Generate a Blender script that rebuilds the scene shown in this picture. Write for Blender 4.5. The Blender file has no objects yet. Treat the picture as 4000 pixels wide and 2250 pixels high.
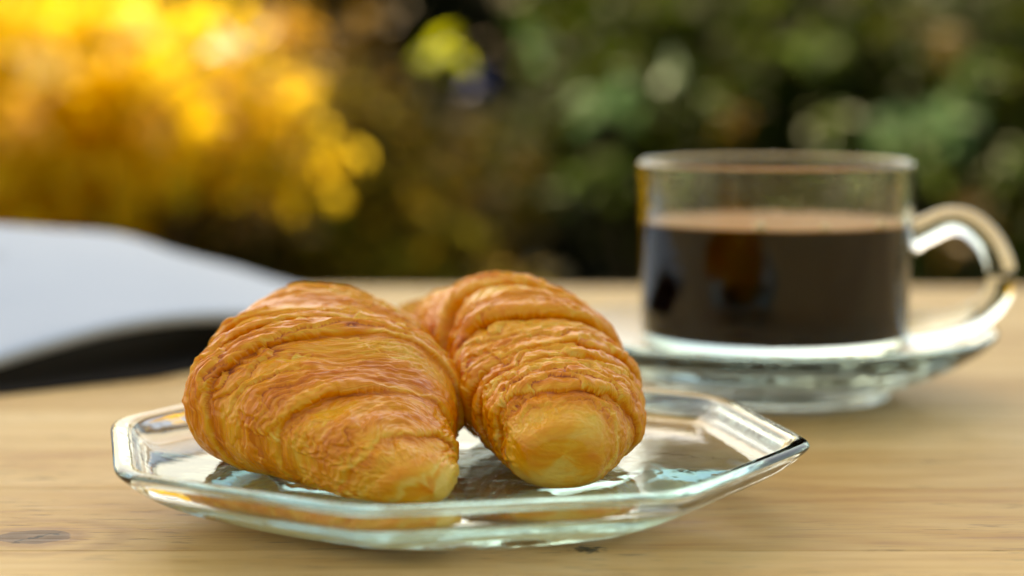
import bpy, math, random
import numpy as np
from mathutils import Vector, Matrix
random.seed(7)
RNG = np.random.default_rng(11)
R = math.radians
scene = bpy.context.scene
col = scene.collection

# ------------------------------------------------------------------ camera
CAM_H = 0.115            # camera height above the table top (table top is z = 0)
PITCH = 6.52             # degrees downwards
cam_d = bpy.data.cameras.new('camera')
cam = bpy.data.objects.new('camera', cam_d); col.objects.link(cam)
cam.location = (0, 0, CAM_H)
cam.rotation_euler = (R(90 - PITCH), 0, 0)
cam_d.sensor_width = 36.0
cam_d.lens = 67.8
cam_d.clip_start = 0.01
cam_d.clip_end = 1500
cam_d.dof.use_dof = True
cam_d.dof.focus_distance = 0.480
cam_d.dof.aperture_fstop = 5.6
cam_d.dof.aperture_blades = 8
cam_d.dof.aperture_rotation = R(10)
scene.camera = cam

# ------------------------------------------------------------------ sky, sun, exposure
SUN_EL, SUN_AZ = 52.0, -24.0      # azimuth from +Y (away from the camera) towards +X; negative = left
w = bpy.data.worlds.new('World'); scene.world = w; w.use_nodes = True
nt = w.node_tree; nt.nodes.clear()
sky = nt.nodes.new('ShaderNodeTexSky'); sky.sky_type = 'NISHITA'; sky.sun_disc = False
sky.sun_elevation = R(SUN_EL); sky.sun_rotation = R(SUN_AZ)
sky.air_density = 1.2; sky.dust_density = 2.5; sky.ozone_density = 1.0
bg = nt.nodes.new('ShaderNodeBackground'); bg.inputs['Strength'].default_value = 0.13
wo = nt.nodes.new('ShaderNodeOutputWorld')
nt.links.new(sky.outputs[0], bg.inputs[0]); nt.links.new(bg.outputs[0], wo.inputs[0])
sl = bpy.data.lights.new('sun', 'SUN'); sl.energy = 4.5; sl.angle = R(5); sl.color = (1.0, 0.90, 0.74)
sun = bpy.data.objects.new('sun', sl); col.objects.link(sun)
sd = Vector((math.sin(R(SUN_AZ)) * math.cos(R(SUN_EL)), math.cos(R(SUN_AZ)) * math.cos(R(SUN_EL)), math.sin(R(SUN_EL))))
sun.rotation_euler = sd.to_track_quat('Z', 'Y').to_euler()
sun.location = (-2, 3, 4)
vs = scene.view_settings
scene.display_settings.display_device = 'sRGB'
vs.view_transform = 'Standard'; vs.look = 'None'; vs.gamma = 1.0; vs.use_curve_mapping = False
vs.exposure = 1.5
vs.use_white_balance = True; vs.white_balance_temperature = 9300; vs.white_balance_tint = 8
scene.render.engine = 'CYCLES'
cy = scene.cycles
cy.max_bounces = 20; cy.transmission_bounces = 20; cy.transparent_max_bounces = 16
cy.diffuse_bounces = 5; cy.glossy_bounces = 8
cy.caustics_refractive = True; cy.caustics_reflective = True
cy.blur_glossy = 0.5
cy.sample_clamp_indirect = 6.0
try:
    cy.use_denoising = True; cy.denoiser = 'OPENIMAGEDENOISE'
except Exception:
    pass

# ------------------------------------------------------------------ helpers
def tag(o, label=None, cat=None, group=None, kind=None):
    if label: o['label'] = label
    if cat: o['category'] = cat
    if group: o['group'] = group
    if kind: o['kind'] = kind
    return o

def empty(name, loc, label, cat, group=None):
    o = bpy.data.objects.new(name, None); o.empty_display_size = 0.02
    col.objects.link(o); o.location = loc
    return tag(o, label, cat, group)

def mesh_obj(name, verts, faces, mat, parent=None, smooth=True, kind=None, origin=None):
    """verts in world coordinates; origin/parent only move the origin."""
    verts = np.asarray(verts, dtype=np.float32)
    org = Vector(origin) if origin is not None else (Vector(parent.location) if parent is not None and parent.parent is None else Vector((0, 0, 0)))
    if parent is not None and origin is None:
        q = parent; org = Vector((0, 0, 0))
        while q is not None:
            org += Vector(q.location); q = q.parent
    me = bpy.data.meshes.new(name)
    me.from_pydata([], [], []) if False else None
    v = verts - np.array(org, dtype=np.float32)
    if isinstance(faces, np.ndarray):
        n = faces.shape[1]; nf = faces.shape[0]
        me.vertices.add(len(v)); me.vertices.foreach_set('co', v.ravel())
        me.loops.add(nf * n); me.loops.foreach_set('vertex_index', faces.astype(np.int32).ravel())
        me.polygons.add(nf)
        me.polygons.foreach_set('loop_start', np.arange(0, nf * n, n, dtype=np.int32))
        me.polygons.foreach_set('loop_total', np.full(nf, n, dtype=np.int32))
        me.update(calc_edges=True)
    else:
        me.from_pydata([tuple(p) for p in v], [], faces)
    me.validate()
    me.polygons.foreach_set('use_smooth', [smooth] * len(me.polygons))
    me.update()
    if mat is not None: me.materials.append(mat)
    o = bpy.data.objects.new(name, me); col.objects.link(o)
    if parent is not None:
        o.parent = parent
        if origin is not None:
            pw = Vector((0, 0, 0)); q = parent
            while q is not None: pw += Vector(q.location); q = q.parent
            o.location = org - pw
    else:
        o.location = org
    if kind: o['kind'] = kind
    return o

def grid_faces(nu, nv, wrap=True, flip=False):
    i = np.arange(nu - 1)[:, None]
    j = np.arange(nv if wrap else nv - 1)[None, :]
    j2 = (j + 1) % nv
    a = i * nv + j; b = i * nv + j2; c = (i + 1) * nv + j2; d = (i + 1) * nv + j
    f = np.stack([a, b, c, d], -1).reshape(-1, 4)
    return f[:, ::-1].copy() if flip else f

def box(x0, x1, y0, y1, z0, z1, bev=0.0):
    """bevelled box as verts, faces (bevel on all vertical and horizontal edges by chamfer)."""
    import bmesh
    bm = bmesh.new()
    r = bmesh.ops.create_cube(bm, size=1.0)
    for v in bm.verts:
        v.co = Vector(((x0 + x1) / 2 + v.co.x * (x1 - x0), (y0 + y1) / 2 + v.co.y * (y1 - y0), (z0 + z1) / 2 + v.co.z * (z1 - z0)))
    if bev > 0:
        bmesh.ops.bevel(bm, geom=list(bm.edges), offset=bev, segments=2, affect='EDGES', profile=0.5)
    bm.verts.ensure_lookup_table()
    vs_ = [tuple(v.co) for v in bm.verts]; fs = [tuple(v.index for v in f.verts) for f in bm.faces]
    bm.free()
    return vs_, fs

def lathe(profile, cx, cy_, n=96, rad=None):
    """closed profile list of (r, z); rad(theta, r) -> radius. poles are collapsed."""
    th = np.linspace(0, 2 * math.pi, n, endpoint=False)
    V = []
    for r, z in profile:
        rr = rad(th, r) if rad else np.full(n, r)
        V.append(np.stack([cx + rr * np.cos(th), cy_ + rr * np.sin(th), np.full(n, z)], -1))
    V = np.concatenate(V)
    return V, grid_faces(len(profile), n)

def smooth_profile(pts, per=8):
    """Catmull-Rom through pts."""
    P = [np.array(p, float) for p in pts]
    P = [2 * P[0] - P[1]] + P + [2 * P[-1] - P[-2]]
    out = []
    for i in range(1, len(P) - 2):
        for k in range(per):
            t = k / per
            a, b, c, d = P[i - 1], P[i], P[i + 1], P[i + 2]
            out.append(0.5 * (2 * b + (c - a) * t + (2 * a - 5 * b + 4 * c - d) * t * t + (3 * b - a - 3 * c + d) * t ** 3))
    out.append(P[-2])
    return [tuple(p) for p in out]

def tube(points, radii, n=10, cap=True):
    pts = [Vector(p) for p in points]
    V = []; F = []
    up0 = Vector((0, 0, 1))
    for i, p in enumerate(pts):
        t = (pts[min(i + 1, len(pts) - 1)] - pts[max(i - 1, 0)]).normalized()
        s = t.cross(up0)
        if s.length < 1e-3: s = t.cross(Vector((0, 1, 0)))
        s.normalize(); u = s.cross(t).normalized()
        ra = radii[i]; ra = ra if isinstance(ra, tuple) else (ra, ra)
        for k in range(n):
            a = 2 * math.pi * k / n
            V.append(p + s * math.cos(a) * ra[0] + u * math.sin(a) * ra[1])
    for i in range(len(pts) - 1):
        for k in range(n):
            F.append((i * n + k, (i + 1) * n + k, (i + 1) * n + (k + 1) % n, i * n + (k + 1) % n))
    if cap:
        F.append(tuple(range(n))); F.append(tuple(reversed(range((len(pts) - 1) * n, len(pts) * n))))
    return [tuple(v) for v in V], F

def vnoise(x, y, seed, py=None):
    """smooth value noise; periodic in y with integer period py."""
    r = np.random.default_rng(seed)
    T = r.random((256, 256))
    xi = np.floor(x).astype(int); yi = np.floor(y).astype(int)
    fx = x - xi; fy = y - yi
    fx = fx * fx * (3 - 2 * fx); fy = fy * fy * (3 - 2 * fy)
    def g(a, b):
        if py: b = b % py
        return T[a % 256, b % 256]
    return (g(xi, yi) * (1 - fx) + g(xi + 1, yi) * fx) * (1 - fy) + (g(xi, yi + 1) * (1 - fx) + g(xi + 1, yi + 1) * fx) * fy - 0.5

# ------------------------------------------------------------------ materials
def new_mat(name):
    m = bpy.data.materials.new(name); m.use_nodes = True
    t = m.node_tree; t.nodes.clear()
    out = t.nodes.new('ShaderNodeOutputMaterial')
    p = t.nodes.new('ShaderNodeBsdfPrincipled')
    t.links.new(p.outputs[0], out.inputs['Surface'])
    return m, t, p, out

def N(t, typ, **kw):
    n = t.nodes.new(typ)
    for k, v in kw.items(): setattr(n, k, v)
    return n

def math_n(t, op, a, b=None, c=None, clamp=False):
    n = N(t, 'ShaderNodeMath', operation=op); n.use_clamp = clamp
    for i, x in enumerate((a, b, c)):
        if x is None: continue
        if isinstance(x, (int, float)): n.inputs[i].default_value = x
        else: t.links.new(x, n.inputs[i])
    return n.outputs[0]

def mix_c(t, f, a, b, blend='MIX'):
    n = N(t, 'ShaderNodeMix', data_type='RGBA', blend_type=blend)
    for s, x in ((n.inputs[0], f), (n.inputs[6], a), (n.inputs[7], b)):
        if isinstance(x, (int, float)): s.default_value = x
        elif isinstance(x, tuple): s.default_value = (*x, 1) if len(x) == 3 else x
        else: t.links.new(x, s)
    return n.outputs[2]

def ramp(t, fac, stops):
    n = N(t, 'ShaderNodeValToRGB'); e = n.color_ramp.elements
    while len(e) < len(stops): e.new(0.5)
    for el, (p, c) in zip(e, stops):
        el.position = p; el.color = (*c, 1) if len(c) == 3 else c
    t.links.new(fac, n.inputs[0]); return n.outputs[0]

def mapping(t, src, scale=(1, 1, 1), loc=(0, 0, 0), rot=(0, 0, 0)):
    n = N(t, 'ShaderNodeMapping'); n.inputs['Scale'].default_value = scale
    n.inputs['Location'].default_value = loc; n.inputs['Rotation'].default_value = rot
    t.links.new(src, n.inputs['Vector']); return n.outputs[0]

def noise_n(t, vec, scale, detail=3, rough=0.5, dist=0.0):
    n = N(t, 'ShaderNodeTexNoise'); n.inputs['Scale'].default_value = scale
    n.inputs['Detail'].default_value = detail; n.inputs['Roughness'].default_value = rough
    n.inputs['Distortion'].default_value = dist
    t.links.new(vec, n.inputs['Vector']); return n.outputs[0]

def bump(t, h, strength, dist, p):
    b = N(t, 'ShaderNodeBump'); b.inputs['Strength'].default_value = strength
    b.inputs['Distance'].default_value = dist
    t.links.new(h, b.inputs['Height']); t.links.new(b.outputs[0], p.inputs['Normal']); return b

def glass_mat(name, tint, absorb, density):
    m = bpy.data.materials.new(name); m.use_nodes = True
    t = m.node_tree; t.nodes.clear()
    out = t.nodes.new('ShaderNodeOutputMaterial')
    g = t.nodes.new('ShaderNodeBsdfGlass'); g.inputs['Color'].default_value = (*tint, 1)
    g.inputs['Roughness'].default_value = 0.0; sm_ = None; g.inputs['IOR'].default_value = 1.5
    geo = N(t, 'ShaderNodeNewGeometry')
    nz = noise_n(t, geo.outputs['Position'], 90, 2)
    t.links.new(ramp(t, noise_n(t, mapping(t, geo.outputs['Position'], (60, 110, 60)), 1.0, 4, 0.6, 1.0), [(0.52, (0, 0, 0)), (0.75, (0.09, 0.09, 0.09))]), g.inputs['Roughness'])
    b = N(t, 'ShaderNodeBump'); b.inputs['Strength'].default_value = 0.06; b.inputs['Distance'].default_value = 0.002
    t.links.new(nz, b.inputs['Height']); t.links.new(b.outputs[0], g.inputs['Normal'])
    v = t.nodes.new('ShaderNodeVolumeAbsorption'); v.inputs['Color'].default_value = (*absorb, 1); v.inputs['Density'].default_value = density
    t.links.new(g.outputs[0], out.inputs['Surface']); t.links.new(v.outputs[0], out.inputs['Volume'])
    return m

GLASS_PLATE = glass_mat('plate_glass', (0.985, 1.0, 0.995), (0.62, 0.87, 0.90), 12)
GLASS_CUP = glass_mat('cup_glass', (0.985, 1.0, 0.995), (0.66, 0.88, 0.86), 7)

def wood_mat():
    m, t, p, out = new_mat('pine_wood')
    geo = N(t, 'ShaderNodeNewGeometry'); pos = geo.outputs['Position']
    oi = N(t, 'ShaderNodeObjectInfo')
    rnd = oi.outputs['Random']
    off = N(t, 'ShaderNodeCombineXYZ')
    t.links.new(math_n(t, 'MULTIPLY', rnd, 7.0), off.inputs[0]); t.links.new(math_n(t, 'MULTIPLY', rnd, 3.0), off.inputs[1])
    add = N(t, 'ShaderNodeVectorMath', operation='ADD'); t.links.new(pos, add.inputs[0]); t.links.new(off.outputs[0], add.inputs[1])
    vec = add.outputs[0]
    # long wavy rings
    sep = N(t, 'ShaderNodeSeparateXYZ'); t.links.new(pos, sep.inputs[0])
    warp = noise_n(t, mapping(t, vec, (3.5, 9, 1)), 1.0, 2, 0.5, 0.8)
    yy = math_n(t, 'ADD', sep.outputs[1], math_n(t, 'MULTIPLY', warp, 0.14))
    yy = math_n(t, 'ADD', yy, math_n(t, 'MULTIPLY', rnd, 5.0))
    # knots pull the rings round themselves
    def knot(xk, yk, rx, ry):
        dx = math_n(t, 'DIVIDE', math_n(t, 'SUBTRACT', sep.outputs[0], xk), rx)
        dy = math_n(t, 'DIVIDE', math_n(t, 'SUBTRACT', sep.outputs[1], yk), ry)
        return math_n(t, 'SQRT', math_n(t, 'ADD', math_n(t, 'MULTIPLY', dx, dx), math_n(t, 'MULTIPLY', dy, dy)))
    k1 = knot(-0.1180, 0.4655, 0.0125, 0.0100)
    k2 = knot(0.0182, 0.4532, 0.0044, 0.0040)
    rings = math_n(t, 'SINE', math_n(t, 'MULTIPLY', yy, 420.0))
    broad = noise_n(t, mapping(t, vec, (2.5, 22, 1)), 1.0, 3, 0.55)
    fine = noise_n(t, mapping(t, vec, (38, 420, 1)), 1.0, 4, 0.65)
    f = math_n(t, 'ADD', math_n(t, 'MULTIPLY', rings, 0.07), math_n(t, 'ADD', math_n(t, 'MULTIPLY', broad, 0.9), math_n(t, 'MULTIPLY', fine, 0.95)))
    mid = noise_n(t, mapping(t, vec, (11, 150, 1)), 1.0, 3, 0.6, 0.4)
    f = math_n(t, 'ADD', math_n(t, 'ADD', f, math_n(t, 'MULTIPLY', mid, 0.55)), -0.64)
    c = ramp(t, f, [(0.15, (0.44, 0.21, 0.055)), (0.40, (0.62, 0.375, 0.125)), (0.6, (0.69, 0.46, 0.180)), (0.85, (0.75, 0.53, 0.24))])
    # plank tint
    tint = ramp(t, rnd, [(0.0, (0.84, 0.76, 0.66)), (0.35, (1.03, 1.03, 1.03)), (0.7, (0.96, 0.88, 0.78)), (1.0, (1.10, 1.08, 1.06))])
    c = mix_c(t, 1.0, c, tint, 'MULTIPLY')
    # pores: short dark dashes
    po = noise_n(t, mapping(t, vec, (70, 620, 1)), 1.0, 2, 0.6)
    area = noise_n(t, mapping(t, vec, (9, 40, 1)), 1.0, 2)
    pm = math_n(t, 'MULTIPLY', ramp(t, po, [(0.58, (0, 0, 0)), (0.68, (1, 1, 1))]), ramp(t, area, [(0.42, (0, 0, 0)), (0.60, (1, 1, 1))]))
    c = mix_c(t, math_n(t, 'MULTIPLY', pm, 0.8), c, (0.17, 0.09, 0.035))
    # knot 1: pale halo rings, brown heart
    kn = math_n(t, 'ADD', k1, math_n(t, 'MULTIPLY', noise_n(t, mapping(t, pos, (120, 160, 1)), 1.0, 3), 0.5))
    halo = ramp(t, math_n(t, 'DIVIDE', kn, 6.0), [(0.16, (1, 1, 1)), (0.5, (0, 0, 0))])
    kr = math_n(t, 'MULTIPLY', math_n(t, 'ADD', math_n(t, 'SINE', math_n(t, 'MULTIPLY', kn, 7.0)), 1.0), 0.5)
    c = mix_c(t, math_n(t, 'MULTIPLY', halo, math_n(t, 'MULTIPLY', kr, 0.8)), c, (0.33, 0.16, 0.055))
    heart = ramp(t, kn, [(0.95, (1, 1, 1)), (1.2, (0, 0, 0))])
    hc = mix_c(t, kr, (0.115, 0.058, 0.030), (0.20, 0.11, 0.06))
    c = mix_c(t, math_n(t, 'MULTIPLY', heart, 0.92), c, hc)
    # crack in the knot heart: thin dark line
    cn = noise_n(t, mapping(t, pos, (260, 260, 1)), 1.0, 2)
    ln = math_n(t, 'ABSOLUTE', math_n(t, 'SUBTRACT', math_n(t, 'SUBTRACT', sep.outputs[1], 0.4655), math_n(t, 'ADD', math_n(t, 'MULTIPLY', math_n(t, 'SUBTRACT', sep.outputs[0], -0.1170), 1.1), math_n(t, 'MULTIPLY', math_n(t, 'SUBTRACT', cn, 0.5), 0.012))))
    lm = math_n(t, 'MULTIPLY', ramp(t, math_n(t, 'MULTIPLY', ln, 1000.0), [(0.5, (1, 1, 1)), (1.3, (0, 0, 0))]), ramp(t, k1, [(0.5, (1, 1, 1)), (0.8, (0, 0, 0))]))
    c = mix_c(t, lm, c, (0.03, 0.018, 0.012))
    # knot 2: little dark scar
    k2n = math_n(t, 'ADD', k2, math_n(t, 'MULTIPLY', math_n(t, 'SUBTRACT', noise_n(t, mapping(t, pos, (500, 900, 1)), 1.0, 3), 0.5), 2.6))
    c = mix_c(t, ramp(t, k2n, [(0.45, (0.9, 0.9, 0.9)), (1.0, (0, 0, 0))]), c, (0.045, 0.035, 0.012))
    t.links.new(c, p.inputs['Base Color'])
    p.inputs['Roughness'].default_value = 0.5
    t.links.new(ramp(t, fine, [(0.3, (0.42, 0.42, 0.42)), (0.7, (0.6, 0.6, 0.6))]), p.inputs['Roughness'])
    p.inputs['Specular IOR Level'].default_value = 0.2
    h = math_n(t, 'SUBTRACT', fine, math_n(t, 'MULTIPLY', pm, 0.8))
    bump(t, h, 0.35, 0.0004, p)
    return m
WOOD = wood_mat()

def crust_mat():
    m, t, p, out = new_mat('croissant_crust')
    at = N(t, 'ShaderNodeAttribute', attribute_name='bake')
    uv = N(t, 'ShaderNodeAttribute', attribute_name='suv')
    bake = at.outputs['Fac']; suv = uv.outputs['Vector']
    geo = N(t, 'ShaderNodeNewGeometry'); pos = geo.outputs['Position']
    fib = noise_n(t, mapping(t, suv, (1700, 150, 1)), 1.0, 4, 0.6, 0.6)
    fib2 = noise_n(t, mapping(t, suv, (620, 90, 1)), 1.0, 3, 0.6, 1.2)
    blot = noise_n(t, pos, 110, 3, 0.55)
    sepu = N(t, 'ShaderNodeSeparateXYZ'); t.links.new(suv, sepu.inputs[0])
    nearp = ramp(t, math_n(t, 'MULTIPLY', sepu.outputs[2], 50.0), [(0.15, (1, 1, 1)), (0.7, (0, 0, 0))])
    fib = mix_c(t, nearp, fib, noise_n(t, mapping(t, pos, (160, 400, 420)), 1.0, 3, 0.6, 0.5))
    fib2 = mix_c(t, nearp, fib2, noise_n(t, mapping(t, pos, (90, 200, 220)), 1.0, 3, 0.6, 0.8))
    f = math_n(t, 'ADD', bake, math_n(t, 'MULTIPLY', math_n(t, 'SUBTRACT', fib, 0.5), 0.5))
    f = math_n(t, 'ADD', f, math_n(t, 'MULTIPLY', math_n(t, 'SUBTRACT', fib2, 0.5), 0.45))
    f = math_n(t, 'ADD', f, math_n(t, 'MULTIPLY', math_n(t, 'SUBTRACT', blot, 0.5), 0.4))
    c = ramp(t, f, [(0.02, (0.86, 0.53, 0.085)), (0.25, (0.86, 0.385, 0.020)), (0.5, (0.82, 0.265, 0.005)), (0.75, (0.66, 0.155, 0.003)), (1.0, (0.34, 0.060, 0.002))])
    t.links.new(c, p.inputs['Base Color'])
    p.inputs['Roughness'].default_value = 0.42
    t.links.new(ramp(t, fib2, [(0.35, (0.28, 0.28, 0.28)), (0.65, (0.5, 0.5, 0.5))]), p.inputs['Roughness'])
    p.inputs['Specular IOR Level'].default_value = 0.16
    p.inputs['Subsurface Weight'].default_value = 0.30
    p.inputs['Subsurface Radius'].default_value = (0.006, 0.0025, 0.0008)
    p.inputs['Subsurface Scale'].default_value = 0.6
    p.inputs['Coat Weight'].default_value = 0.42
    p.inputs['Coat Roughness'].default_value = 0.16
    p.inputs['Coat IOR'].default_value = 1.42
    h = math_n(t, 'ADD', math_n(t, 'MULTIPLY', fib, 0.5), fib2)
    bump(t, h, 0.55, 0.0008, p)
    return m
CRUST = crust_mat()

def simple(name, c, rough=0.6, spec=0.4, c2=None, nscale=20, bumpd=0.0, bs=40):
    m, t, p, out = new_mat(name)
    p.inputs['Roughness'].default_value = rough; p.inputs['Specular IOR Level'].default_value = spec
    geo = N(t, 'ShaderNodeNewGeometry')
    if c2:
        t.links.new(mix_c(t, noise_n(t, geo.outputs['Position'], nscale, 3), c, c2), p.inputs['Base Color'])
    else: p.inputs['Base Color'].default_value = (*c, 1)
    if bumpd: bump(t, noise_n(t, geo.outputs['Position'], bs, 3), 0.5, bumpd, p)
    return m

def leaf_mat(name, cols, rough=0.4, trans=0.45, spec=0.5):
    m = bpy.data.materials.new(name); m.use_nodes = True
    t = m.node_tree; t.nodes.clear()
    out = t.nodes.new('ShaderNodeOutputMaterial')
    at = N(t, 'ShaderNodeAttribute', attribute_name='leafv')
    c = ramp(t, at.outputs['Fac'], [(i / max(1, len(cols) - 1), k) for i, k in enumerate(cols)])
    p = t.nodes.new('ShaderNodeBsdfPrincipled'); p.inputs['Roughness'].default_value = rough
    p.inputs['Specular IOR Level'].default_value = spec
    t.links.new(c, p.inputs['Base Color'])
    tr = t.nodes.new('ShaderNodeBsdfTranslucent')
    t.links.new(c, tr.inputs['Color'])
    mx = t.nodes.new('ShaderNodeMixShader'); mx.inputs[0].default_value = trans
    t.links.new(p.outputs[0], mx.inputs[1]); t.links.new(tr.outputs[0], mx.inputs[2])
    t.links.new(mx.outputs[0], out.inputs['Surface'])
    return m

# ------------------------------------------------------------------ setting: ground
GZ = -0.75
soil = simple('lawn', (0.030, 0.045, 0.012), 0.9, 0.2, (0.055, 0.060, 0.020), 6)
g = mesh_obj('ground', [(-300, -300, GZ), (300, -300, GZ), (300, 300, GZ), (-300, 300, GZ)], [(0, 1, 2, 3)], soil)
tag(g, kind='structure')

# ------------------------------------------------------------------ table
table = empty('table', (0, 0.4, GZ), 'garden table of pale knotty pine planks in the foreground under the plates', 'table')
seams = [-0.16, -0.09, -0.025, 0.045, 0.11, 0.18, 0.245, 0.315, 0.383, 0.452, 0.521, 0.574, 0.643, 0.712, 0.781, 0.850, 0.918, 0.983, 1.012]
for i in range(len(seams) - 1):
    v, f = box(-0.95, 0.95, seams[i] + 0.00006, seams[i + 1] - 0.00006, -0.028, 0.0, 0.0004)
    mesh_obj('plank', v, f, WOOD, table, smooth=False, origin=(0, (seams[i] + seams[i + 1]) / 2, -0.014))
for sx in (-1, 1):
    for y in (-0.08, 0.96):
        v, f = box(sx * 0.85 - 0.035, sx * 0.85 + 0.035, y - 0.035, y + 0.035, GZ, -0.0285, 0.003)
        mesh_obj('leg', v, f, WOOD, table, smooth=False)
for y in (-0.08, 0.96):
    v, f = box(-0.81, 0.81, y - 0.014, y + 0.014, -0.11, -0.029, 0.002)
    mesh_obj('apron', v, f, WOOD, table, smooth=False)

# ------------------------------------------------------------------ octagonal plate
PX, PY, PR = -0.0156, 0.4945, 0.0925
ROT = R(169.98)
def octa(th, r):
    """blend of circle and soft-cornered octagon; r is the circumradius fraction."""
    p = 34.0
    ap = math.cos(math.pi / 8)
    s = np.zeros_like(th)
    for k in range(8):
        c = np.clip(np.cos(th - (ROT + math.pi / 8 + k * math.pi / 4)), 0, 1)
        s = s + c ** p
    oc = ap / (s ** (1 / p)) * 1.015
    b = min(1.0, max(0.0, (r - 0.52) / 0.30)); b = b * b * (3 - 2 * b)
    return PR * r * (oc * b + 0.985 * (1 - b))
prof = smooth_profile([(0.0001, .0002), (0.20, .0002), (0.37, .0002), (0.45, .0007), (0.55, .0020), (0.65, .0040), (0.76, .0070), (0.87, .0112), (0.94, .0150), (0.985, .0184), (0.999, .0197), (0.999, .0206),
                       (0.985, .0214), (0.955, .0212), (0.943, .0205), (0.931, .0188), (0.914, .0168), (0.890, .0151), (0.855, .0141), (0.79, .0137),
                       (0.62, .0136), (0.45, .0136), (0.30, .0136), (0.0001, .0136)], 4)
v, f = lathe(prof, PX, PY, 384, octa)
plate = mesh_obj('plate', v, f, GLASS_PLATE, None, origin=(PX, PY, 0))
tag(plate, 'clear octagonal glass plate holding two croissants on the wooden table', 'plate')

# ------------------------------------------------------------------ croissants
def interp_sections(sec, n):
    """sec rows: x, y(depth), halfwidth, z_bottom, z_top, yaw_deg ; resampled smoothly over arc length"""
    S = np.array(sec, float)
    d = np.r_[0, np.cumsum(np.linalg.norm(np.diff(np.c_[S[:, 0], S[:, 1], (S[:, 3] + S[:, 4]) / 2], axis=0), axis=1))]
    # pchip-like: Catmull-Rom on non-uniform knots
    t = np.linspace(0, d[-1], n)
    m = np.zeros_like(S)
    for i in range(len(S)):
        if i == 0: m[i] = (S[1] - S[0]) / (d[1] - d[0])
        elif i == len(S) - 1: m[i] = (S[-1] - S[-2]) / (d[-1] - d[-2])
        else:
            a = (S[i] - S[i - 1]) / (d[i] - d[i - 1]); b = (S[i + 1] - S[i]) / (d[i + 1] - d[i])
            m[i] = np.where(a * b > 0, 2 * a * b / (a + b + 1e-12), 0)
    k = np.clip(np.searchsorted(d, t, side='right') - 1, 0, len(d) - 2)
    h = (d[k + 1] - d[k]); u = (t - d[k]) / h; u = u[:, None]; h = h[:, None]
    out = (2 * u**3 - 3 * u**2 + 1) * S[k] + (u**3 - 2 * u**2 + u) * h * m[k] + (-2 * u**3 + 3 * u**2) * S[k + 1] + (u**3 - u**2) * h * m[k + 1]
    return t, d, out

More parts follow.
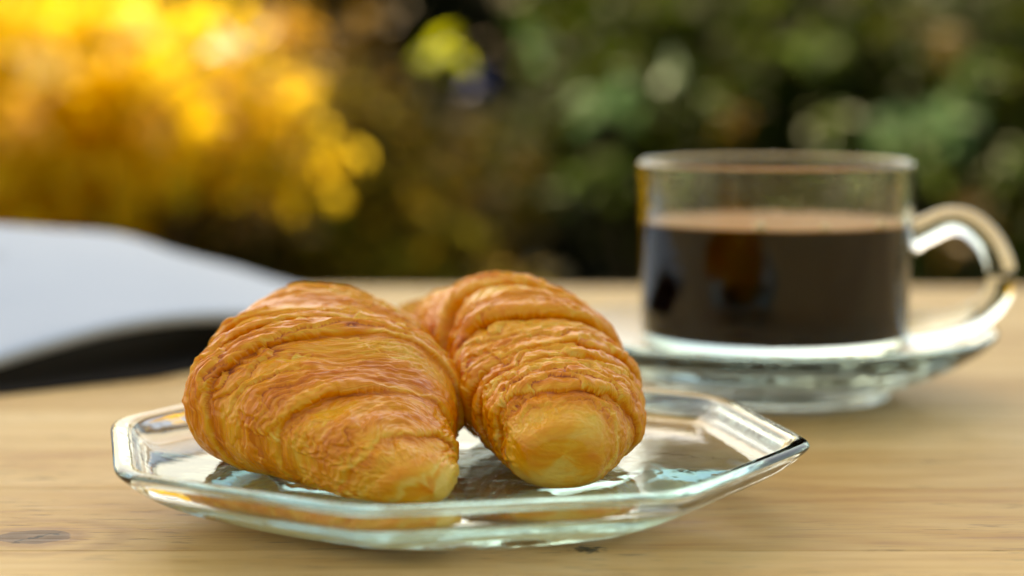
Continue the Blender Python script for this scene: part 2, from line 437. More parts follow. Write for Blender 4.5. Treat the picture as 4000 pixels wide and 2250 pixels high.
def croissant(name, sec, lips, seed, label, sq=0.80, sqx=0.85, fade=0.0, tipblend=0.008, NU=640, NV=680, pale_v=None):
    t, dk, S = interp_sections(sec, NU)
    L = t[-1]
    th = np.linspace(0, 2 * math.pi, NV, endpoint=False)      # 0 = right, 90 = top
    T, V = np.meshgrid(t, th, indexing='ij')
    per = lambda freq: int(freq)
    # low-frequency wander of the lip positions
    disp = np.zeros_like(T); axial = np.zeros_like(T); bake = np.full_like(T, 0.40)
    VN = V / (2 * math.pi)
    edges = []
    for k, (e0, tilt, lean, a) in enumerate(lips):
        e = e0 + tilt * np.cos(V) + lean * np.sin(V)
        e = e + 0.0110 * vnoise(np.full_like(V, k * 3.7), VN * 5, seed + k, 5) + 0.0013 * vnoise(np.full_like(V, k * 5.1 + 9), VN * 19, seed + 40 + k, 19) + 0.0003 * vnoise(np.full_like(V, k * 5.1 + 9), VN * 61, seed + 60 + k, 61)
        edges.append((e, a))
    for k, (e, a) in enumerate(edges):
        nxt = edges[k + 1][0] if k + 1 < len(edges) else e + 0.03
        ln = np.maximum(nxt - e, 0.004)
        s = (T - e) / ln
        ins = (s >= 0) & (s < 1)
        rise = np.clip((T - e) / 0.0024, 0, 1)
        rise = np.sqrt(np.clip(1 - (1 - rise) ** 2, 0, 1))
        fall = np.clip(1 - s, 0, 1) ** 1.15
        amod = a * np.clip(0.85 + 1.7 * vnoise(np.full_like(V, k * 2.3), VN * 6, seed + 80 + k, 6), 0.15, 1.6) * (1 - fade * np.exp(-((V - R(195)) / R(50)) ** 2))
        d = amod * rise * (0.25 + 0.75 * fall)
        # bottom of the croissant is pressed flat
        groove = -0.45 * amod * np.exp(-((nxt - T) / 0.0022) ** 2)
        disp = np.where(ins, d - 0.35 * a + groove, disp)
        fwd = np.exp(-((T - e) / 0.0022) ** 2)
        axial = np.where(ins, fwd * amod * 0.4, axial)
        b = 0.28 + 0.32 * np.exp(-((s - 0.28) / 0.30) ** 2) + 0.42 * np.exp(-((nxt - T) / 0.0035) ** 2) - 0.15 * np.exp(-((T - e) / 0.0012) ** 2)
        bake = np.where(ins, b, bake)
    # crease softness: small gaussian along t
    def sm(A, n):
        for _ in range(n):
            A = np.vstack([A[:1], (A[:-2] + 2 * A[1:-1] + A[2:]) / 4, A[-1:]])
        return A
    disp = sm(disp, 2); axial = sm(axial, 2)
    # wandering coordinates so that wrinkles follow the lips but undulate and merge
    wob = 0.010 * vnoise(T * 55, VN * 9, seed + 5, 9) + 0.0016 * vnoise(T * 160, VN * 23, seed + 6, 23)
    TT = T + wob
    wr = 0.0013 * vnoise(TT * 170, VN * 11, seed + 7, 11) + 0.0008 * vnoise(TT * 420, VN * 18, seed + 8, 18)
    wr2 = vnoise(TT * 900, VN * 40, seed + 9, 40)
    patch = np.clip(vnoise(T * 70, VN * 10, seed + 10, 10) * 2.4 + 0.55, 0, 1)
    wr = wr + 0.00055 * wr2 * (0.3 + 0.7 * patch) * np.clip((T - 0.003) / 0.010, 0, 1)
    wr3 = vnoise(TT * 1500, VN * 90, seed + 15, 90)
    wr = wr + 0.0004 * wr3
    # thin torn laminations: a wandering stair of paper-thin steps
    def terrace(per_m, a1, a2, sd_):
        q = T * per_m + a1 * vnoise(T * 90, VN * 7, sd_, 7) + a2 * vnoise(T * 300, VN * 26, sd_ + 1, 26) + 0.25 * vnoise(T * 900, VN * 80, sd_ + 2, 80)
        return q - np.floor(q)
    f1 = terrace(150, 2.6, 1.1, seed + 30); f2 = terrace(380, 3.5, 1.6, seed + 34)
    m1 = np.clip(vnoise(T * 60, VN * 8, seed + 38, 8) * 3.0 + 0.22, 0, 1); m2 = np.clip(vnoise(T * 80, VN * 11, seed + 39, 11) * 3.0 + 0.32, 0, 1)
    tm = np.clip((T - 0.004) / 0.012, 0, 1); m1 = m1 * tm; m2 = m2 * (0.15 + 0.85 * tm); patch_t = tm
    st1 = np.minimum(1, f1 / 0.10) * (1 - f1) ** 0.8; st2 = np.minimum(1, f2 / 0.16) * (1 - f2) ** 0.8
    wr = wr + 0.0013 * st1 * m1 + 0.0007 * st2 * m2
    flak = vnoise(T * 260, VN * 55, seed + 12, 55)
    wr = wr + 0.0006 * np.clip(np.abs(flak) - 0.22, 0, 1) * patch * 2
    lump = 0.0042 * vnoise(T * 48, VN * 6, seed + 13, 6)
    endf = np.clip(np.minimum(T, L - T) / tipblend, 0, 1)
    endf = endf * endf * (3 - 2 * endf)
    rad = disp + (wr * (0.35 + 0.65 * endf)) + lump * endf
    rad = np.where(T < 0.0004, rad.mean(axis=1, keepdims=True) * 0, rad) * np.clip(T / 0.007, 0, 1) ** 1.5 * np.clip((L - T) / 0.014, 0, 1)
    x, y, hw, zb, zt, yaw = [S[:, i][:, None] for i in range(6)]
    yaw = np.radians(yaw)
    zc = (zb + zt) / 2; hh = (zt - zb) / 2
    cs = np.cos(V); sn = np.sin(V)
    # slightly squarish section with a flatter bottom
    ex = np.where(sn < 0, sq, 0.94)
    ox = np.sign(cs) * np.abs(cs) ** np.where(sn < 0, sqx, 0.94); oz = np.sign(sn) * np.abs(sn) ** ex
    below = np.where(sn < -0.2, 0.25 + 0.75 * np.clip((sn + 1) / 0.8, 0, 1), 1)
    rr = rad * below
    ax = axial * below * np.clip(T / 0.01, 0, 1)
    sx, sy = np.cos(yaw), np.sin(yaw)              # side vector
    fx, fy = np.sin(yaw), -np.cos(yaw)             # forward, to the tip
    off = ox * hw + cs * rr
    X = x + sx * off + fx * ax
    Y = y + sy * off + fy * ax
    Z = zc + oz * hh + sn * rr
    floor = sec_floor(X, Y)
    Z = np.maximum(Z, floor)
    # tone
    tip = np.clip(1 - T / 0.022, 0, 1)
    bake = sm(bake, 3)
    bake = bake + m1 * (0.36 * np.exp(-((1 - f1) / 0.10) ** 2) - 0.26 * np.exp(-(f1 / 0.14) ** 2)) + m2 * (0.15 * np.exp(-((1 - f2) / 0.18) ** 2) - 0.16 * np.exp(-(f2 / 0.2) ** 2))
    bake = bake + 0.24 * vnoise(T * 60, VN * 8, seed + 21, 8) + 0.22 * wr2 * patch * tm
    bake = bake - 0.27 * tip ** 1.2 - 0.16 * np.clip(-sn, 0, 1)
    if pale_v is not None:
        pc, pw, pa = pale_v
        bake = bake - pa * np.exp(-(((V - R(pc) + math.pi) % (2 * math.pi) - math.pi) / R(pw)) ** 2) * np.clip(1 - T / 0.06, 0, 1)
    for A in (X, Y, Z):
        A[0] = A[0].mean(); A[-1] = A[-1].mean()
    P = np.stack([X, Y, Z], -1).reshape(-1, 3)
    org = (float(S[NU // 2, 0]), float(S[NU // 2, 1]), 0.0137)
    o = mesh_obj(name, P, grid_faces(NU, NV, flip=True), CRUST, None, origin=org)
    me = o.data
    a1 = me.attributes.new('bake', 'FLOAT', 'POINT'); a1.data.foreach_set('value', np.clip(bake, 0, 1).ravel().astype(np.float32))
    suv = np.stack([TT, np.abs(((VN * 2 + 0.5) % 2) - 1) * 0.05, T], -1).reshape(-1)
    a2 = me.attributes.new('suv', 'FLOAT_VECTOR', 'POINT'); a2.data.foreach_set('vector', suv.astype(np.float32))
    tag(o, label, 'croissant', 'croissants on the glass plate')
    return o

def sec_floor(X, Y):
    r = np.hypot(X - PX, Y - PY) / PR
    return np.interp(r, [0, .76, .84, .88, .91, .94, 1.0, 1.02], [.0137, .0138, .0143, .0156, .0176, .0218, .0218, .0218])

left_sec = [  # x, depth, halfwidth, bottom, top, yaw
    (-0.0190, 0.4600, 0.0003, .0120, .0126, 24),
    (-0.0205, 0.4610, 0.0050, .0095, .0165, 24),
    (-0.0228, 0.4640, 0.0092, .0088, .0200, 24),
    (-0.0285, 0.4720, 0.0155, .0086, .0242, 24),
    (-0.0350, 0.4840, 0.0215, .0086, .0300, 24),
    (-0.0430, 0.4990, 0.0308, .0086, .0378, 23),
    (-0.0510, 0.5160, 0.0358, .0086, .0446, 20),
    (-0.0535, 0.5370, 0.0330, .0086, .0490, 14),
    (-0.0520, 0.5560, 0.0285, .0100, .0502, 8),
    (-0.0505, 0.5720, 0.0225, .0200, .0470, 2),
    (-0.0520, 0.5840, 0.0155, .0240, .0420, -4),
    (-0.0515, 0.5910, 0.0080, .0290, .0400, -6),
    (-0.0515, 0.5930, 0.0003, .0340, .0344, -6)]
right_sec = [
    (0.0128, 0.4765, 0.0003, .0180, .0186, 8),
    (0.0128, 0.4775, 0.0066, .0105, .0232, 8),
    (0.0129, 0.4800, 0.0106, .0089, .0264, 8),
    (0.0132, 0.4860, 0.0145, .0086, .0298, 8),
    (0.0132, 0.4950, 0.0178, .0086, .0333, 8),
    (0.0118, 0.5100, 0.0215, .0086, .0385, 8),
    (0.0090, 0.5300, 0.0236, .0086, .0445, 6),
    (0.0060, 0.5500, 0.0245, .0088, .0497, 0),
    (0.0015, 0.5670, 0.0246, .0180, .0513, -12),
    (-0.0080, 0.5860, 0.0232, .0225, .0485, -28),
    (-0.0195, 0.6000, 0.0198, .0230, .0430, -42),
    (-0.0300, 0.6090, 0.0150, .0230, .0370, -50),
    (-0.0370, 0.6140, 0.0080, .0240, .0310, -55),
    (-0.0385, 0.6150, 0.0003, .0270, .0274, -55)]
# lips: position along the spine (m), tilt (cos), lean (sin), height
KS = 0.957
left_sec = [(a * KS, b * KS, c * KS, CAM_H - (CAM_H - d) * KS, CAM_H - (CAM_H - e) * KS, f_) for a, b, c, d, e, f_ in left_sec]
right_sec = [(a * KS, b * KS, c * KS, CAM_H - (CAM_H - d) * KS, CAM_H - (CAM_H - e) * KS, f_) for a, b, c, d, e, f_ in right_sec]
croissant('croissant', left_sec,
          [(-0.004, 0, 0, 0.0004), (0.008, 0.003, -0.003, 0.0012), (0.018, 0.001, -0.002, 0.0018), (0.034, 0.002, -0.004, 0.0022), (0.053, 0.001, 0.003, 0.0020), (0.066, 0.001, 0.004, 0.0048), (0.083, 0.001, 0.0, 0.0014), (0.103, 0, 0, 0.0018), (0.125, 0, 0, 0.002)],
          3, 'golden croissant on the left of the glass plate, its pale tip near the rim', pale_v=(-10, 60, 0.22), sq=0.62, sqx=0.60, fade=0.7)
croissant('croissant', right_sec,
          [(-0.004, 0, 0, 0.0004), (0.009, -0.003, 0.003, 0.0010), (0.019, 0, -0.002, 0.0022), (0.032, 0.001, -0.001, 0.0028), (0.045, 0.000, 0.001, 0.0040), (0.064, 0.003, 0.001, 0.0062), (0.087, 0.001, 0, 0.0030), (0.112, 0, 0, 0.0042), (0.135, 0, 0, 0.002)],
          17, 'golden croissant with a blunt pale end, on the right of the glass plate', pale_v=(-90, 80, 0.12))

# ------------------------------------------------------------------ saucer, cup, coffee
CX, CY = 0.0925, 0.677
sp = smooth_profile([(0.0001, .0095), (.020, .0095), (.0345, .0088), (.0365, .0060), (.0375, .0012), (.0385, .0002), (.0400, .0002), (.0412, .0012), (.0425, .0035),
                     (.0470, .0058), (.0560, .0090), (.0660, .0140), (.0730, .0184), (.0764, .0216), (.0774, .0232), (.0770, .0244), (.0756, .0246), (.0740, .0236),
                     (.0680, .0200), (.0600, .0168), (.0550, .0152), (.0520, .0146), (.0500, .0143), (.0300, .0142), (.0001, .0142)], 4)
v, f = lathe(sp, CX, CY, 128)
saucer = mesh_obj('saucer', v, f, GLASS_CUP, None, origin=(CX, CY, 0))
tag(saucer, 'round clear glass saucer on the table under the coffee cup', 'saucer')

cup = empty('cup', (CX, CY, 0.0144), 'clear glass cup with a loop handle half full of black coffee', 'cup')
cp = smooth_profile([(0.0001, .0150), (.036, .0149), (.0395, .0146), (.0425, .0150), (.0452, .0172), (.0466, .0215), (.0470, .0300), (.0476, .0500), (.0482, .0700), (.0486, .0800),
                     (.0485, .0819), (.0476, .0828), (.0466, .0827), (.0459, .0817), (.0457, .0785), (.0452, .0620), (.0446, .0400), (.0440, .0300), (.0428, .0255), (.0400, .0230), (.0350, .0224), (.0001, .0222)], 5)
v, f = lathe(cp, CX, CY, 160)
mesh_obj('glass_wall', v, f, GLASS_CUP, cup)
def P2(px, py, D):   # photo pixel (2576 wide) on the vertical plane y = D
    th = R(PITCH); a = (px - 1288) / 4850; b = (py - 724.5) / 4850
    dy = math.cos(th) - b * math.sin(th); dz = -math.sin(th) - b * math.cos(th)
    return (a * D / dy, D, CAM_H + dz * D / dy)
hp = smooth_profile([P2(x, y, CY) for x, y in ((2283, 600), (2330, 578), (2385, 556), (2435, 562), (2480, 598), (2508, 645), (2519, 690), (2510, 735), (2480, 776), (2425, 806), (2360, 824), (2280, 834))], 6)
n = len(hp)
v, f = tube(hp, [(0.0064, 0.0049 + 0.0012 * (abs(2 * i / (n - 1) - 1) ** 6)) for i in range(n)], 28)
mesh_obj('handle', v, f, GLASS_CUP, cup)

# coffee fills the cup a hair inside the glass wall
def coffee_mats():
    m, t, p, out = new_mat('coffee_liquid')
    p.inputs['Base Color'].default_value = (0.006, 0.0014, 0.0006, 1); p.inputs['Roughness'].default_value = 0.5
    p.inputs['Specular IOR Level'].default_value = 0.0
    m2, t2, p2, out2 = new_mat('coffee_surface')
    geo = N(t2, 'ShaderNodeNewGeometry')
    c = mix_c(t2, noise_n(t2, geo.outputs['Position'], 60, 3), (0.42, 0.155, 0.020), (0.50, 0.20, 0.03))
    t2.links.new(c, p2.inputs['Base Color']); p2.inputs['Roughness'].default_value = 0.35; p2.inputs['Specular IOR Level'].default_value = 0.02
    return m, m2
CM, CS = coffee_mats()
coffee = empty('coffee', (CX, CY, 0.0224), 'black coffee filling the lower two thirds of the glass cup', 'coffee')
cf = [(0.0001, .0219), (.0352, .0221), (.0402, .0227), (.0431, .0253), (.0443, .0299), (.0449, .0400), (.04525, .0520), (.04545, .0600), (.04555, .0612)]
v, f = lathe(smooth_profile(cf, 4), CX, CY, 128)
mesh_obj('liquid', v, f, CM, coffee)
v, f = lathe([(.04555, .0612), (.0454, .0618), (.0438, .0616), (.0425, .0615), (.02, .0615), (0.0001, .0615)], CX, CY, 128)
mesh_obj('surface', v, f, CS, coffee)
bub = simple('bubble_film', (0.85, 0.60, 0.26), 0.1, 0.8)
def sphere(c, r, nu=8, nv=12, sz=1.0):
    a = np.linspace(0, math.pi, nu); b = np.linspace(0, 2 * math.pi, nv, endpoint=False)
    A, B = np.meshgrid(a, b, indexing='ij')
    return np.stack([c[0] + r * np.sin(A) * np.cos(B), c[1] + r * np.sin(A) * np.sin(B), c[2] + r * sz * np.cos(A)], -1).reshape(-1, 3), grid_faces(nu, nv, flip=True)
for px, rr in ((1915, 0.0021), (2075, 0.0016), (2230, 0.0017)):
    dx = (px - 1288) / 4850 * 0.635 - CX
    yy = -math.sqrt(max(0, 0.0425 ** 2 - dx * dx))
    v, f = sphere((CX + dx, CY + yy, 0.0622), rr)
    mesh_obj('bubble', v, f, bub, coffee)

# ------------------------------------------------------------------ magazine lying open, pages arched
def paper_mat():
    m, t, p, out = new_mat('page_paper')
    uv = N(t, 'ShaderNodeAttribute', attribute_name='puv')
    sep = N(t, 'ShaderNodeSeparateXYZ'); t.links.new(uv.outputs['Vector'], sep.inputs[0])
    geo = N(t, 'ShaderNodeNewGeometry')
    c = mix_c(t, noise_n(t, geo.outputs['Position'], 30, 2), (0.59, 0.635, 0.675), (0.63, 0.67, 0.705))
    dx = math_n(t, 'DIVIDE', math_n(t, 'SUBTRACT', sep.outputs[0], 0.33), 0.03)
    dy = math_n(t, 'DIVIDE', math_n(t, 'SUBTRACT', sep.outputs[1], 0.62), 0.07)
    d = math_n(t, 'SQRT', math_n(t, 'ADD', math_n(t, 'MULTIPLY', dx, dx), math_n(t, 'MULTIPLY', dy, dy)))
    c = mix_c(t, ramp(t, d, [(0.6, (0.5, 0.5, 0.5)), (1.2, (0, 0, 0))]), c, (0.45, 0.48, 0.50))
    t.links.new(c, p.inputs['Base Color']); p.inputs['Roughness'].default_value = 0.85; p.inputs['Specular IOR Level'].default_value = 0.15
    return m
PAPER = paper_mat()
EDGE = simple('page_edge', (0.45, 0.42, 0.36), 0.7, 0.2, (0.62, 0.60, 0.54), 300)
MAG_BLACK = simple('magazine_black', (0.007, 0.006, 0.0055), 0.8, 0.08)  # black that deepens the shade beneath the arched pages
mag = empty('magazine', (-0.20, 0.85, 0), 'open magazine with arched white pages lying at the left behind the croissants', 'magazine')
near = [(-0.235, 0.640, 0.0015), (-0.215, 0.660, 0.0040), (-0.192, 0.684, 0.0095), (-0.170, 0.706, 0.0148), (-0.150, 0.728, 0.0182), (-0.128, 0.752, 0.0188), (-0.104, 0.778, 0.0160), (-0.078, 0.805, 0.0105), (-0.052, 0.832, 0.0050), (-0.036, 0.849, 0.0030)]
far = [(-0.330, 0.800, 0.0080), (-0.308, 0.822, 0.0250), (-0.282, 0.848, 0.0390), (-0.252, 0.876, 0.0440), (-0.215, 0.912, 0.0388), (-0.190, 0.938, 0.0338), (-0.165, 0.962, 0.0222), (-0.142, 0.985, 0.0131), (-0.128, 0.996, 0.0068), (-0.117, 1.003, 0.0028)]
def sheet(offz, thick, inset=0.0):
    A = np.array(smooth_profile(near, 5)); B = np.array(smooth_profile(far, 5))
    k = np.linspace(0, 1, 24)[:, None, None]
    G = A[None] * (1 - k) + B[None] * k
    G[..., 2] += 0.004 * np.sin(np.pi * k[..., 0]) * np.sin(np.linspace(0, np.pi, A.shape[0]))[None]
    top = G.copy(); top[..., 2] += offz
    bot = G.copy(); bot[..., 2] += offz - thick
    bot[..., 2] = np.maximum(bot[..., 2], 0.0011)
    top[..., 2] = np.maximum(top[..., 2], bot[..., 2] + 0.0002)
    nu, nv = G.shape[:2]
    V = np.concatenate([top.reshape(-1, 3), bot.reshape(-1, 3)])
    F = []; M = nu * nv
    for i in range(nu - 1):
        for j in range(nv - 1):
            a = i * nv + j
            F.append((a, a + 1, a + nv + 1, a + nv)); F.append((M + a, M + a + nv, M + a + nv + 1, M + a + 1))
    for j in range(nv - 1):
        F.append((j, M + j, M + j + 1, j + 1)); q = (nu - 1) * nv + j
        F.append((q, q + 1, M + q + 1, M + q))
    for i in range(nu - 1):
        q = i * nv; F.append((q, q + nv, M + q + nv, M + q)); q = i * nv + nv - 1
        F.append((q, M + q, M + q + nv, q + nv))
    uvv = np.zeros((len(V), 3), np.float32)
    uu = np.tile(np.linspace(0, 1, nv), nu); vv = np.repeat(np.linspace(0, 1, nu), nv)
    uvv[:M, 0] = uu; uvv[:M, 1] = vv; uvv[M:] = -5
    return V, F, uvv
v, f, uvv = sheet(0.0, 0.0004)
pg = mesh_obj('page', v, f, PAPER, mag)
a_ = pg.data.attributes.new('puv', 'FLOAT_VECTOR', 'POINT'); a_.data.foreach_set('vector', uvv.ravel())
v, f, uvv = sheet(-0.0005, 0.0036)
mesh_obj('page_block', v, f, EDGE, mag)
v, f, uvv = sheet(-0.0042, 0.0004)
mesh_obj('black_underside', v, f, MAG_BLACK, mag)
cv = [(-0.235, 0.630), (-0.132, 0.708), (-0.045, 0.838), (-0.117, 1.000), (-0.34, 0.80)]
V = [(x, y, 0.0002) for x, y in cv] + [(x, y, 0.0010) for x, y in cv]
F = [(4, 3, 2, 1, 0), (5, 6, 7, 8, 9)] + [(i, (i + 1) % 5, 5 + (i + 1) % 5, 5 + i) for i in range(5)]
mesh_obj('shade_sheet', V, F, MAG_BLACK, mag, smooth=False)  # black sheet laid under the arch, outline following the shadow's front edge

# ------------------------------------------------------------------ plants behind the table
def leaves_mesh(centres, sizes, seed, droop=0.3, long=1.7):
    r = np.random.default_rng(seed)
    n = len(centres)
    base = np.array([[0, 0, 0], [-.5, .45, .10], [0, .5, 0], [.5, .45, .10], [-.32, .85, .06], [.32, .85, .06], [0, 1.25, -.08]], float)
    base[:, 0] *= 0.62; base[:, 1] *= long / 1.7
    fc = np.array([[0, 2, 1], [0, 3, 2], [1, 2, 4], [2, 3, 5], [4, 2, 6], [2, 5, 6]])
    yaw = r.uniform(0, 2 * math.pi, n); pit = r.normal(-droop, 0.6, n); rol = r.normal(0, 0.7, n)
    cyw, syw, cp_, sp_, cr, sr = np.cos(yaw), np.sin(yaw), np.cos(pit), np.sin(pit), np.cos(rol), np.sin(rol)
    X = base[:, 0][None] * sizes[:, None]; Y = base[:, 1][None] * sizes[:, None]; Z = base[:, 2][None] * sizes[:, None]
    X1 = X * cr[:, None] + Z * sr[:, None]; Z1 = -X * sr[:, None] + Z * cr[:, None]
    Y2 = Y * cp_[:, None] - Z1 * sp_[:, None]; Z2 = Y * sp_[:, None] + Z1 * cp_[:, None]
    X3 = X1 * cyw[:, None] - Y2 * syw[:, None]; Y3 = X1 * syw[:, None] + Y2 * cyw[:, None]
    V = np.stack([X3, Y3, Z2], -1) + centres[:, None, :]
    F = (fc[None] + (np.arange(n) * 7)[:, None, None]).reshape(-1, 3)
    return V.reshape(-1, 3), F, np.repeat(r.random(n), 7)

BARK = simple('bark', (0.06, 0.042, 0.028), 0.85, 0.2, (0.10, 0.07, 0.045), 40, 0.004)
def shrub(name, x, y, z0, z1, rx, ry, nleaf, size, mat, seed, label, cat, group=None, clumps=14, spread=0.45, stems=7, bias=None):
    r = np.random.default_rng(seed)
    root = empty(name, (x, y, GZ), label, cat, group)
    zc = (z0 + z1) / 2; rz = (z1 - z0) / 2
    C = []
    while len(C) < clumps:
        p = r.uniform(-1, 1, 3)
        if np.linalg.norm(p) < 1: C.append(p * (rx * 0.85, ry * 0.85, rz * 0.85) + (x, y, zc))
    C = np.array(C)
    # stems reach from the ground into the clumps
    V = []; F = []
    for i in range(min(stems, clumps)):
        c = C[i]; b = Vector((x + r.normal(0, rx * 0.12), y + r.normal(0, ry * 0.12), GZ - 0.02))
        mid = (b + Vector(c)) / 2 + Vector((r.normal(0, 0.05), r.normal(0, 0.05), 0.08))
        tv, tf = tube(smooth_profile([tuple(b), tuple(mid), tuple(c)], 4), [0.018 * (1 - 0.09 * k) for k in range(9)], 6)
        o_ = len(V); V += tv; F += [tuple(q + o_ for q in ff) for ff in tf]
    mesh_obj('stem', V, F, BARK, root)
    k = r.integers(0, clumps, nleaf)
    g_ = r.normal(0, 1, (nleaf, 3)); g_ /= np.linalg.norm(g_, axis=1, keepdims=True)
    rad_ = r.random(nleaf) ** 0.45
    ctr = C[k] + g_ * rad_[:, None] * np.array([rx, ry, rz]) * spread
    ctr = ctr[ctr[:, 2] > GZ + 0.03]
    sz = size * r.uniform(0.6, 1.35, len(ctr))
    v, f, lv = leaves_mesh(ctr, sz, seed + 1)
    o = mesh_obj('foliage', v, f, mat, root, smooth=True, kind='stuff')
    a = o.data.attributes.new('leafv', 'FLOAT', 'POINT'); a.data.foreach_set('value', lv.astype(np.float32))
    return root

YEL = leaf_mat('glow_yellow_leaves', [(0.74, 0.49, 0.04), (0.80, 0.58, 0.05), (0.84, 0.62, 0.07), (0.76, 0.54, 0.04), (0.72, 0.46, 0.04)], 0.7, 0.6, 0.1)  # yellow tones stand in for the golden flare at upper left
OLV = leaf_mat('olive_leaves', [(0.42, 0.30, 0.03), (0.44, 0.35, 0.045), (0.26, 0.26, 0.035), (0.36, 0.20, 0.03)], 0.7, 0.5, 0.1)
RUS = leaf_mat('russet_leaves', [(0.095, 0.055, 0.007), (0.075, 0.060, 0.008), (0.04, 0.037, 0.007), (0.11, 0.063, 0.008)], 0.7, 0.5, 0.1)
DRK = leaf_mat('dark_leaves', [(0.008, 0.010, 0.003), (0.013, 0.016, 0.0035), (0.011, 0.008, 0.003)], 0.7, 0.2, 0.08)
GRN = leaf_mat('green_leaves', [(0.016, 0.030, 0.003), (0.032, 0.056, 0.005), (0.065, 0.085, 0.006), (0.028, 0.022, 0.005), (0.018, 0.040, 0.008)], 0.6, 0.45, 0.12)
GRN2 = leaf_mat('pale_green_leaves', [(0.06, 0.11, 0.018), (0.10, 0.16, 0.04), (0.08, 0.105, 0.012)], 0.5, 0.4, 0.2)

def W(px, py, D): return P2(px, py, D)
# dark evergreen hedge along the far side
for i, x in enumerate((-6.5, -4.6, -2.8, -1.0, 0.7, 2.5, 4.3, 6.2)):
    sh = ('leftmost', 'second from the left', 'third from the left', 'fourth from the left', 'fourth from the right', 'third from the right', 'second from the right', 'rightmost')[i]
    shrub('evergreen_bush', x, 6.6 + 0.25 * (i % 2), GZ, (0.95 + 0.25 * ((i * 37) % 3) / 2) if x > -2 or x < -4 else 0.15, 1.15, 0.7, 9000, 0.085, DRK, 100 + i,
          'dark evergreen bush in the far hedge, %s of the row' % sh, 'bush', 'evergreen bushes in the far hedge', clumps=26, spread=0.42)
for i, x in enumerate((-1.3, 0.1, 1.5)):
    shrub('evergreen_bush', x, 5.5, GZ, -0.02, 0.85, 0.4, 4200, 0.07, DRK, 150 + i,
          'low dark evergreen bush in front of the far hedge, ' + ('left', 'middle', 'right')[i] + ' one of three', 'bush', 'low evergreen bushes before the hedge', clumps=24, spread=0.42)
x, y, z = W(90, 150, 3.4)
shrub('yellow_glow_bush', x, y, -0.42, 0.42, 0.47, 0.36, 3400, 0.05, YEL, 201, 'yellow bush at the upper left, golden sun flare put into its leaf colour', 'bush', clumps=34, spread=0.34)
x, y, z = W(700, 300, 3.9)
shrub('russet_bush', x, y, -0.6, 0.33, 0.50, 0.4, 3000, 0.05, RUS, 205, 'bush of dull brown and olive leaves right of the yellow bush', 'bush', clumps=26, spread=0.36)
x, y, z = W(420, 560, 3.9)
shrub('olive_bush', x, y, -0.72, 0.08, 0.75, 0.4, 3600, 0.05, OLV, 207, 'low bush of olive brown leaves below the yellow bush', 'bush', clumps=26, spread=0.34)
x, y, z = W(1800, 180, 4.1)
shrub('green_bush', x, y, -0.30, 0.40, 0.52, 0.4, 3000, 0.05, GRN, 211, 'leafy green bush behind the cup, left of the right hand bush', 'bush', clumps=30, spread=0.36)
x, y, z = W(2420, 250, 3.7)
shrub('green_bush', x, y, -0.62, 0.38, 0.55, 0.45, 3600, 0.055, GRN, 219, 'mid green bush at the right edge behind the cup handle', 'bush', clumps=30, spread=0.36)

# clusters of leaves that stand out of the bushes, each on its own twig
PAL = {
 'pale': leaf_mat('sky_sheen_leaves', [(0.30, 0.42, 0.24), (0.40, 0.52, 0.34)], 0.5, 0.35, 0.3),  # pale tone holds the sky's reflection on glossy leaves
 'mint': leaf_mat('green_sheen_leaves', [(0.11, 0.22, 0.075), (0.17, 0.30, 0.14)], 0.5, 0.4, 0.25),  # lighter green with sky highlights put into the leaf colour
 'lime': leaf_mat('lime_leaves', [(0.42, 0.48, 0.015), (0.52, 0.55, 0.03)], 0.45, 0.5),
 'white': leaf_mat('white_glint', [(0.9, 0.84, 0.68), (0.92, 0.88, 0.75)], 0.4, 0.45), 'green': GRN2, 'yellow': YEL,  # white: pale leaves standing in for the disc of a bright glint
 'orange': leaf_mat('orange_leaves', [(0.62, 0.34, 0.04), (0.68, 0.40, 0.06)], 0.5, 0.5),
 'cream': leaf_mat('cream_leaves', [(0.90, 0.72, 0.30), (0.92, 0.80, 0.42)], 0.5, 0.5),
 'brown': leaf_mat('brown_leaves', [(0.15, 0.085, 0.015), (0.20, 0.12, 0.025)], 0.5, 0.4),
 'blue': leaf_mat('blue_petals', [(0.03, 0.05, 0.16), (0.05, 0.07, 0.24)], 0.5, 0.3)}
def cluster(parent, px, py, D, rpx, pal, n, size, seed, name='leaf_cluster'):
    r = np.random.default_rng(seed)
    c = np.array(W(px, py, D)); rad_ = rpx * D / 4850
    g_ = r.normal(0, 1, (n, 3)); g_ /= np.linalg.norm(g_, axis=1, keepdims=True)
    ctr = c + g_ * (r.random(n) ** 0.5)[:, None] * rad_
    v, f, lv = leaves_mesh(ctr, size * r.uniform(0.7, 1.3, n), seed)
    o = mesh_obj(name, v, f, PAL[pal], parent, kind='stuff')
    a = o.data.attributes.new('leafv', 'FLOAT', 'POINT'); a.data.foreach_set('value', lv.astype(np.float32))
    p0 = Vector(parent.location); p0.z = c[2] - 0.25
    q = Vector(c); m = (p0 + q) / 2 + Vector((0, 0.08, 0.05))
    tv, tf = tube(smooth_profile([tuple(p0 + (m - p0) * 0.3 + Vector((0, 0.15, 0))), tuple(m + Vector((0, 0.12, 0))), tuple(q)], 4), [0.006, 0.0055, 0.005, 0.0045, 0.004, 0.0035, 0.003, 0.0025, 0.002], 5)
    mesh_obj('twig', tv, tf, BARK, parent)
B = {o.name: o for o in bpy.data.objects}
yb, ob, gb, gb2 = B['yellow_glow_bush'], B['olive_bush'], B['green_bush'], B['green_bush.001']
k = 0
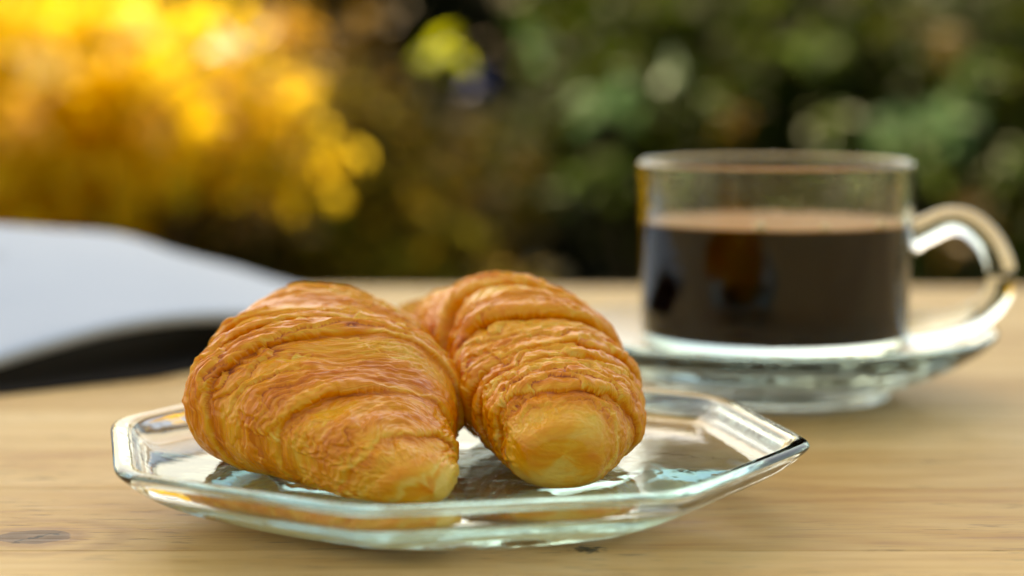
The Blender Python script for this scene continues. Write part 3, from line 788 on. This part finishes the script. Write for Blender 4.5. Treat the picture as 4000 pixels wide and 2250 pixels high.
for (b, px, py, D, rp, pal, n, sz) in [
    (gb, 1695, 175, 3.5, 26, 'pale', 9, 0.030), (gb, 1540, 240, 3.5, 60, 'mint', 22, 0.034), (gb, 1480, 260, 3.6, 55, 'mint', 16, 0.03), (gb, 1590, 270, 3.6, 50, 'mint', 14, 0.03),
    (gb, 1790, 248, 3.5, 30, 'green', 8, 0.032), (gb, 1850, 305, 3.5, 30, 'brown', 9, 0.034), (gb, 1330, 90, 3.6, 45, 'mint', 8, 0.03),
    (gb, 2040, 110, 3.5, 60, 'green', 24, 0.034), (gb, 1450, 480, 3.7, 60, 'green', 16, 0.035), (gb, 1560, 420, 3.7, 60, 'green', 14, 0.035),
    (gb2, 2380, 300, 3.2, 70, 'mint', 34, 0.036), (gb2, 2250, 330, 3.2, 60, 'mint', 18, 0.034), (gb2, 2300, 400, 3.2, 90, 'green', 34, 0.036), (gb2, 2440, 180, 3.2, 70, 'green', 24, 0.034),
    (gb2, 2360, 100, 3.2, 40, 'brown', 12, 0.034), (gb2, 2080, 320, 3.3, 60, 'green', 16, 0.035), (gb2, 2420, 560, 3.2, 80, 'brown', 30, 0.036), (gb2, 2540, 400, 3.2, 50, 'green', 18, 0.034),
    (yb, 1110, 135, 3.0, 34, 'lime', 14, 0.034), (yb, 575, 108, 2.3, 8, 'white', 9, 0.024), (yb, 130, 120, 3.0, 80, 'cream', 26, 0.036), (yb, 330, 90, 3.0, 80, 'cream', 24, 0.036),
    (yb, 250, 60, 3.0, 120, 'yellow', 60, 0.036), (yb, 450, 180, 3.0, 110, 'yellow', 50, 0.036), (yb, 100, 40, 3.0, 110, 'yellow', 44, 0.036), (yb, 60, 300, 3.0, 60, 'orange', 20, 0.036),
    (yb, 380, 290, 3.0, 60, 'orange', 20, 0.036), (yb, 740, 60, 3.1, 70, 'orange', 22, 0.034), (yb, 840, 110, 3.1, 70, 'brown', 22, 0.034), (yb, 950, 60, 3.1, 60, 'brown', 14, 0.034),
    (yb, 560, 60, 3.2, 90, 'yellow', 22, 0.034), (yb, 700, 180, 3.2, 90, 'orange', 9, 0.034), (yb, 520, 330, 3.2, 90, 'orange', 9, 0.034), (yb, 600, 180, 3.2, 80, 'orange', 10, 0.034), (yb, 690, 60, 3.2, 80, 'orange', 12, 0.034), (ob, 780, 330, 3.4, 90, 'brown', 26, 0.034), (ob, 700, 440, 3.4, 90, 'brown', 22, 0.034), (ob, 150, 520, 3.3, 80, 'yellow', 14, 0.034), (ob, 420, 520, 3.3, 80, 'lime', 5, 0.034),
    (ob, 300, 480, 3.3, 90, 'yellow', 16, 0.034), (ob, 640, 540, 3.3, 60, 'brown', 16, 0.034), (ob, 60, 470, 3.3, 90, 'orange', 16, 0.034),
    (gb, 1205, 208, 3.7, 26, 'blue', 10, 0.026)]:
    k += 1
    cluster(b, px, py, D, rp, pal, n, sz, 300 + k, 'blossom_and_glint' if pal in ('blue', 'white') else 'leaf_cluster')  # blue one is a flower; white one stands for a glint

# unseen tree added to keep the sun off the table, crown above the frame
tree = empty('added_shade_tree', (-1.9, 2.2, GZ), 'unseen leafy tree added so its crown shades the wooden table', 'tree')
cc = Vector((0, 0.5, 0)) + sd * 3.6
tp = smooth_profile([(-1.9, 2.2, GZ - 0.03), (-1.85, 2.22, 0.6), (-1.7, 2.25, 1.5), (-1.3, 2.2, 2.2), tuple(cc)], 5)
v, f = tube(tp, [0.11 - 0.004 * i for i in range(len(tp))], 12); mesh_obj('trunk', v, f, BARK, tree)
r = np.random.default_rng(5)
nl = 26000
cl = r.normal(0, 1, (60, 3)); cl /= np.linalg.norm(cl, axis=1, keepdims=True); cl *= (r.random(60) ** 0.4)[:, None] * np.array([1.15, 1.0, 0.45])
q = cl[r.integers(0, 60, nl)] + r.normal(0, 0.16, (nl, 3)) + np.array(cc)
v, f, lv = leaves_mesh(q, 0.07 * r.uniform(0.7, 1.3, nl), 6)
o = mesh_obj('crown', v, f, GRN, tree, kind='stuff'); a = o.data.attributes.new('leafv', 'FLOAT', 'POINT'); a.data.foreach_set('value', lv.astype(np.float32))

# unseen bushes added behind the camera to darken reflections in the glass
for i, x in enumerate((-4.5, -1.6, 1.5, 4.4)):
    shrub('added_hedge', x, -4.6, GZ, 1.9, 1.8, 0.9, 2600, 0.17, GRN, 500 + i,
          ('leftmost', 'second from the left', 'second from the right', 'rightmost')[i] + ' unseen green hedge bush added on the viewer side for reflections', 'bush', 'unseen hedge bushes added on the viewer side', clumps=30, spread=0.42)
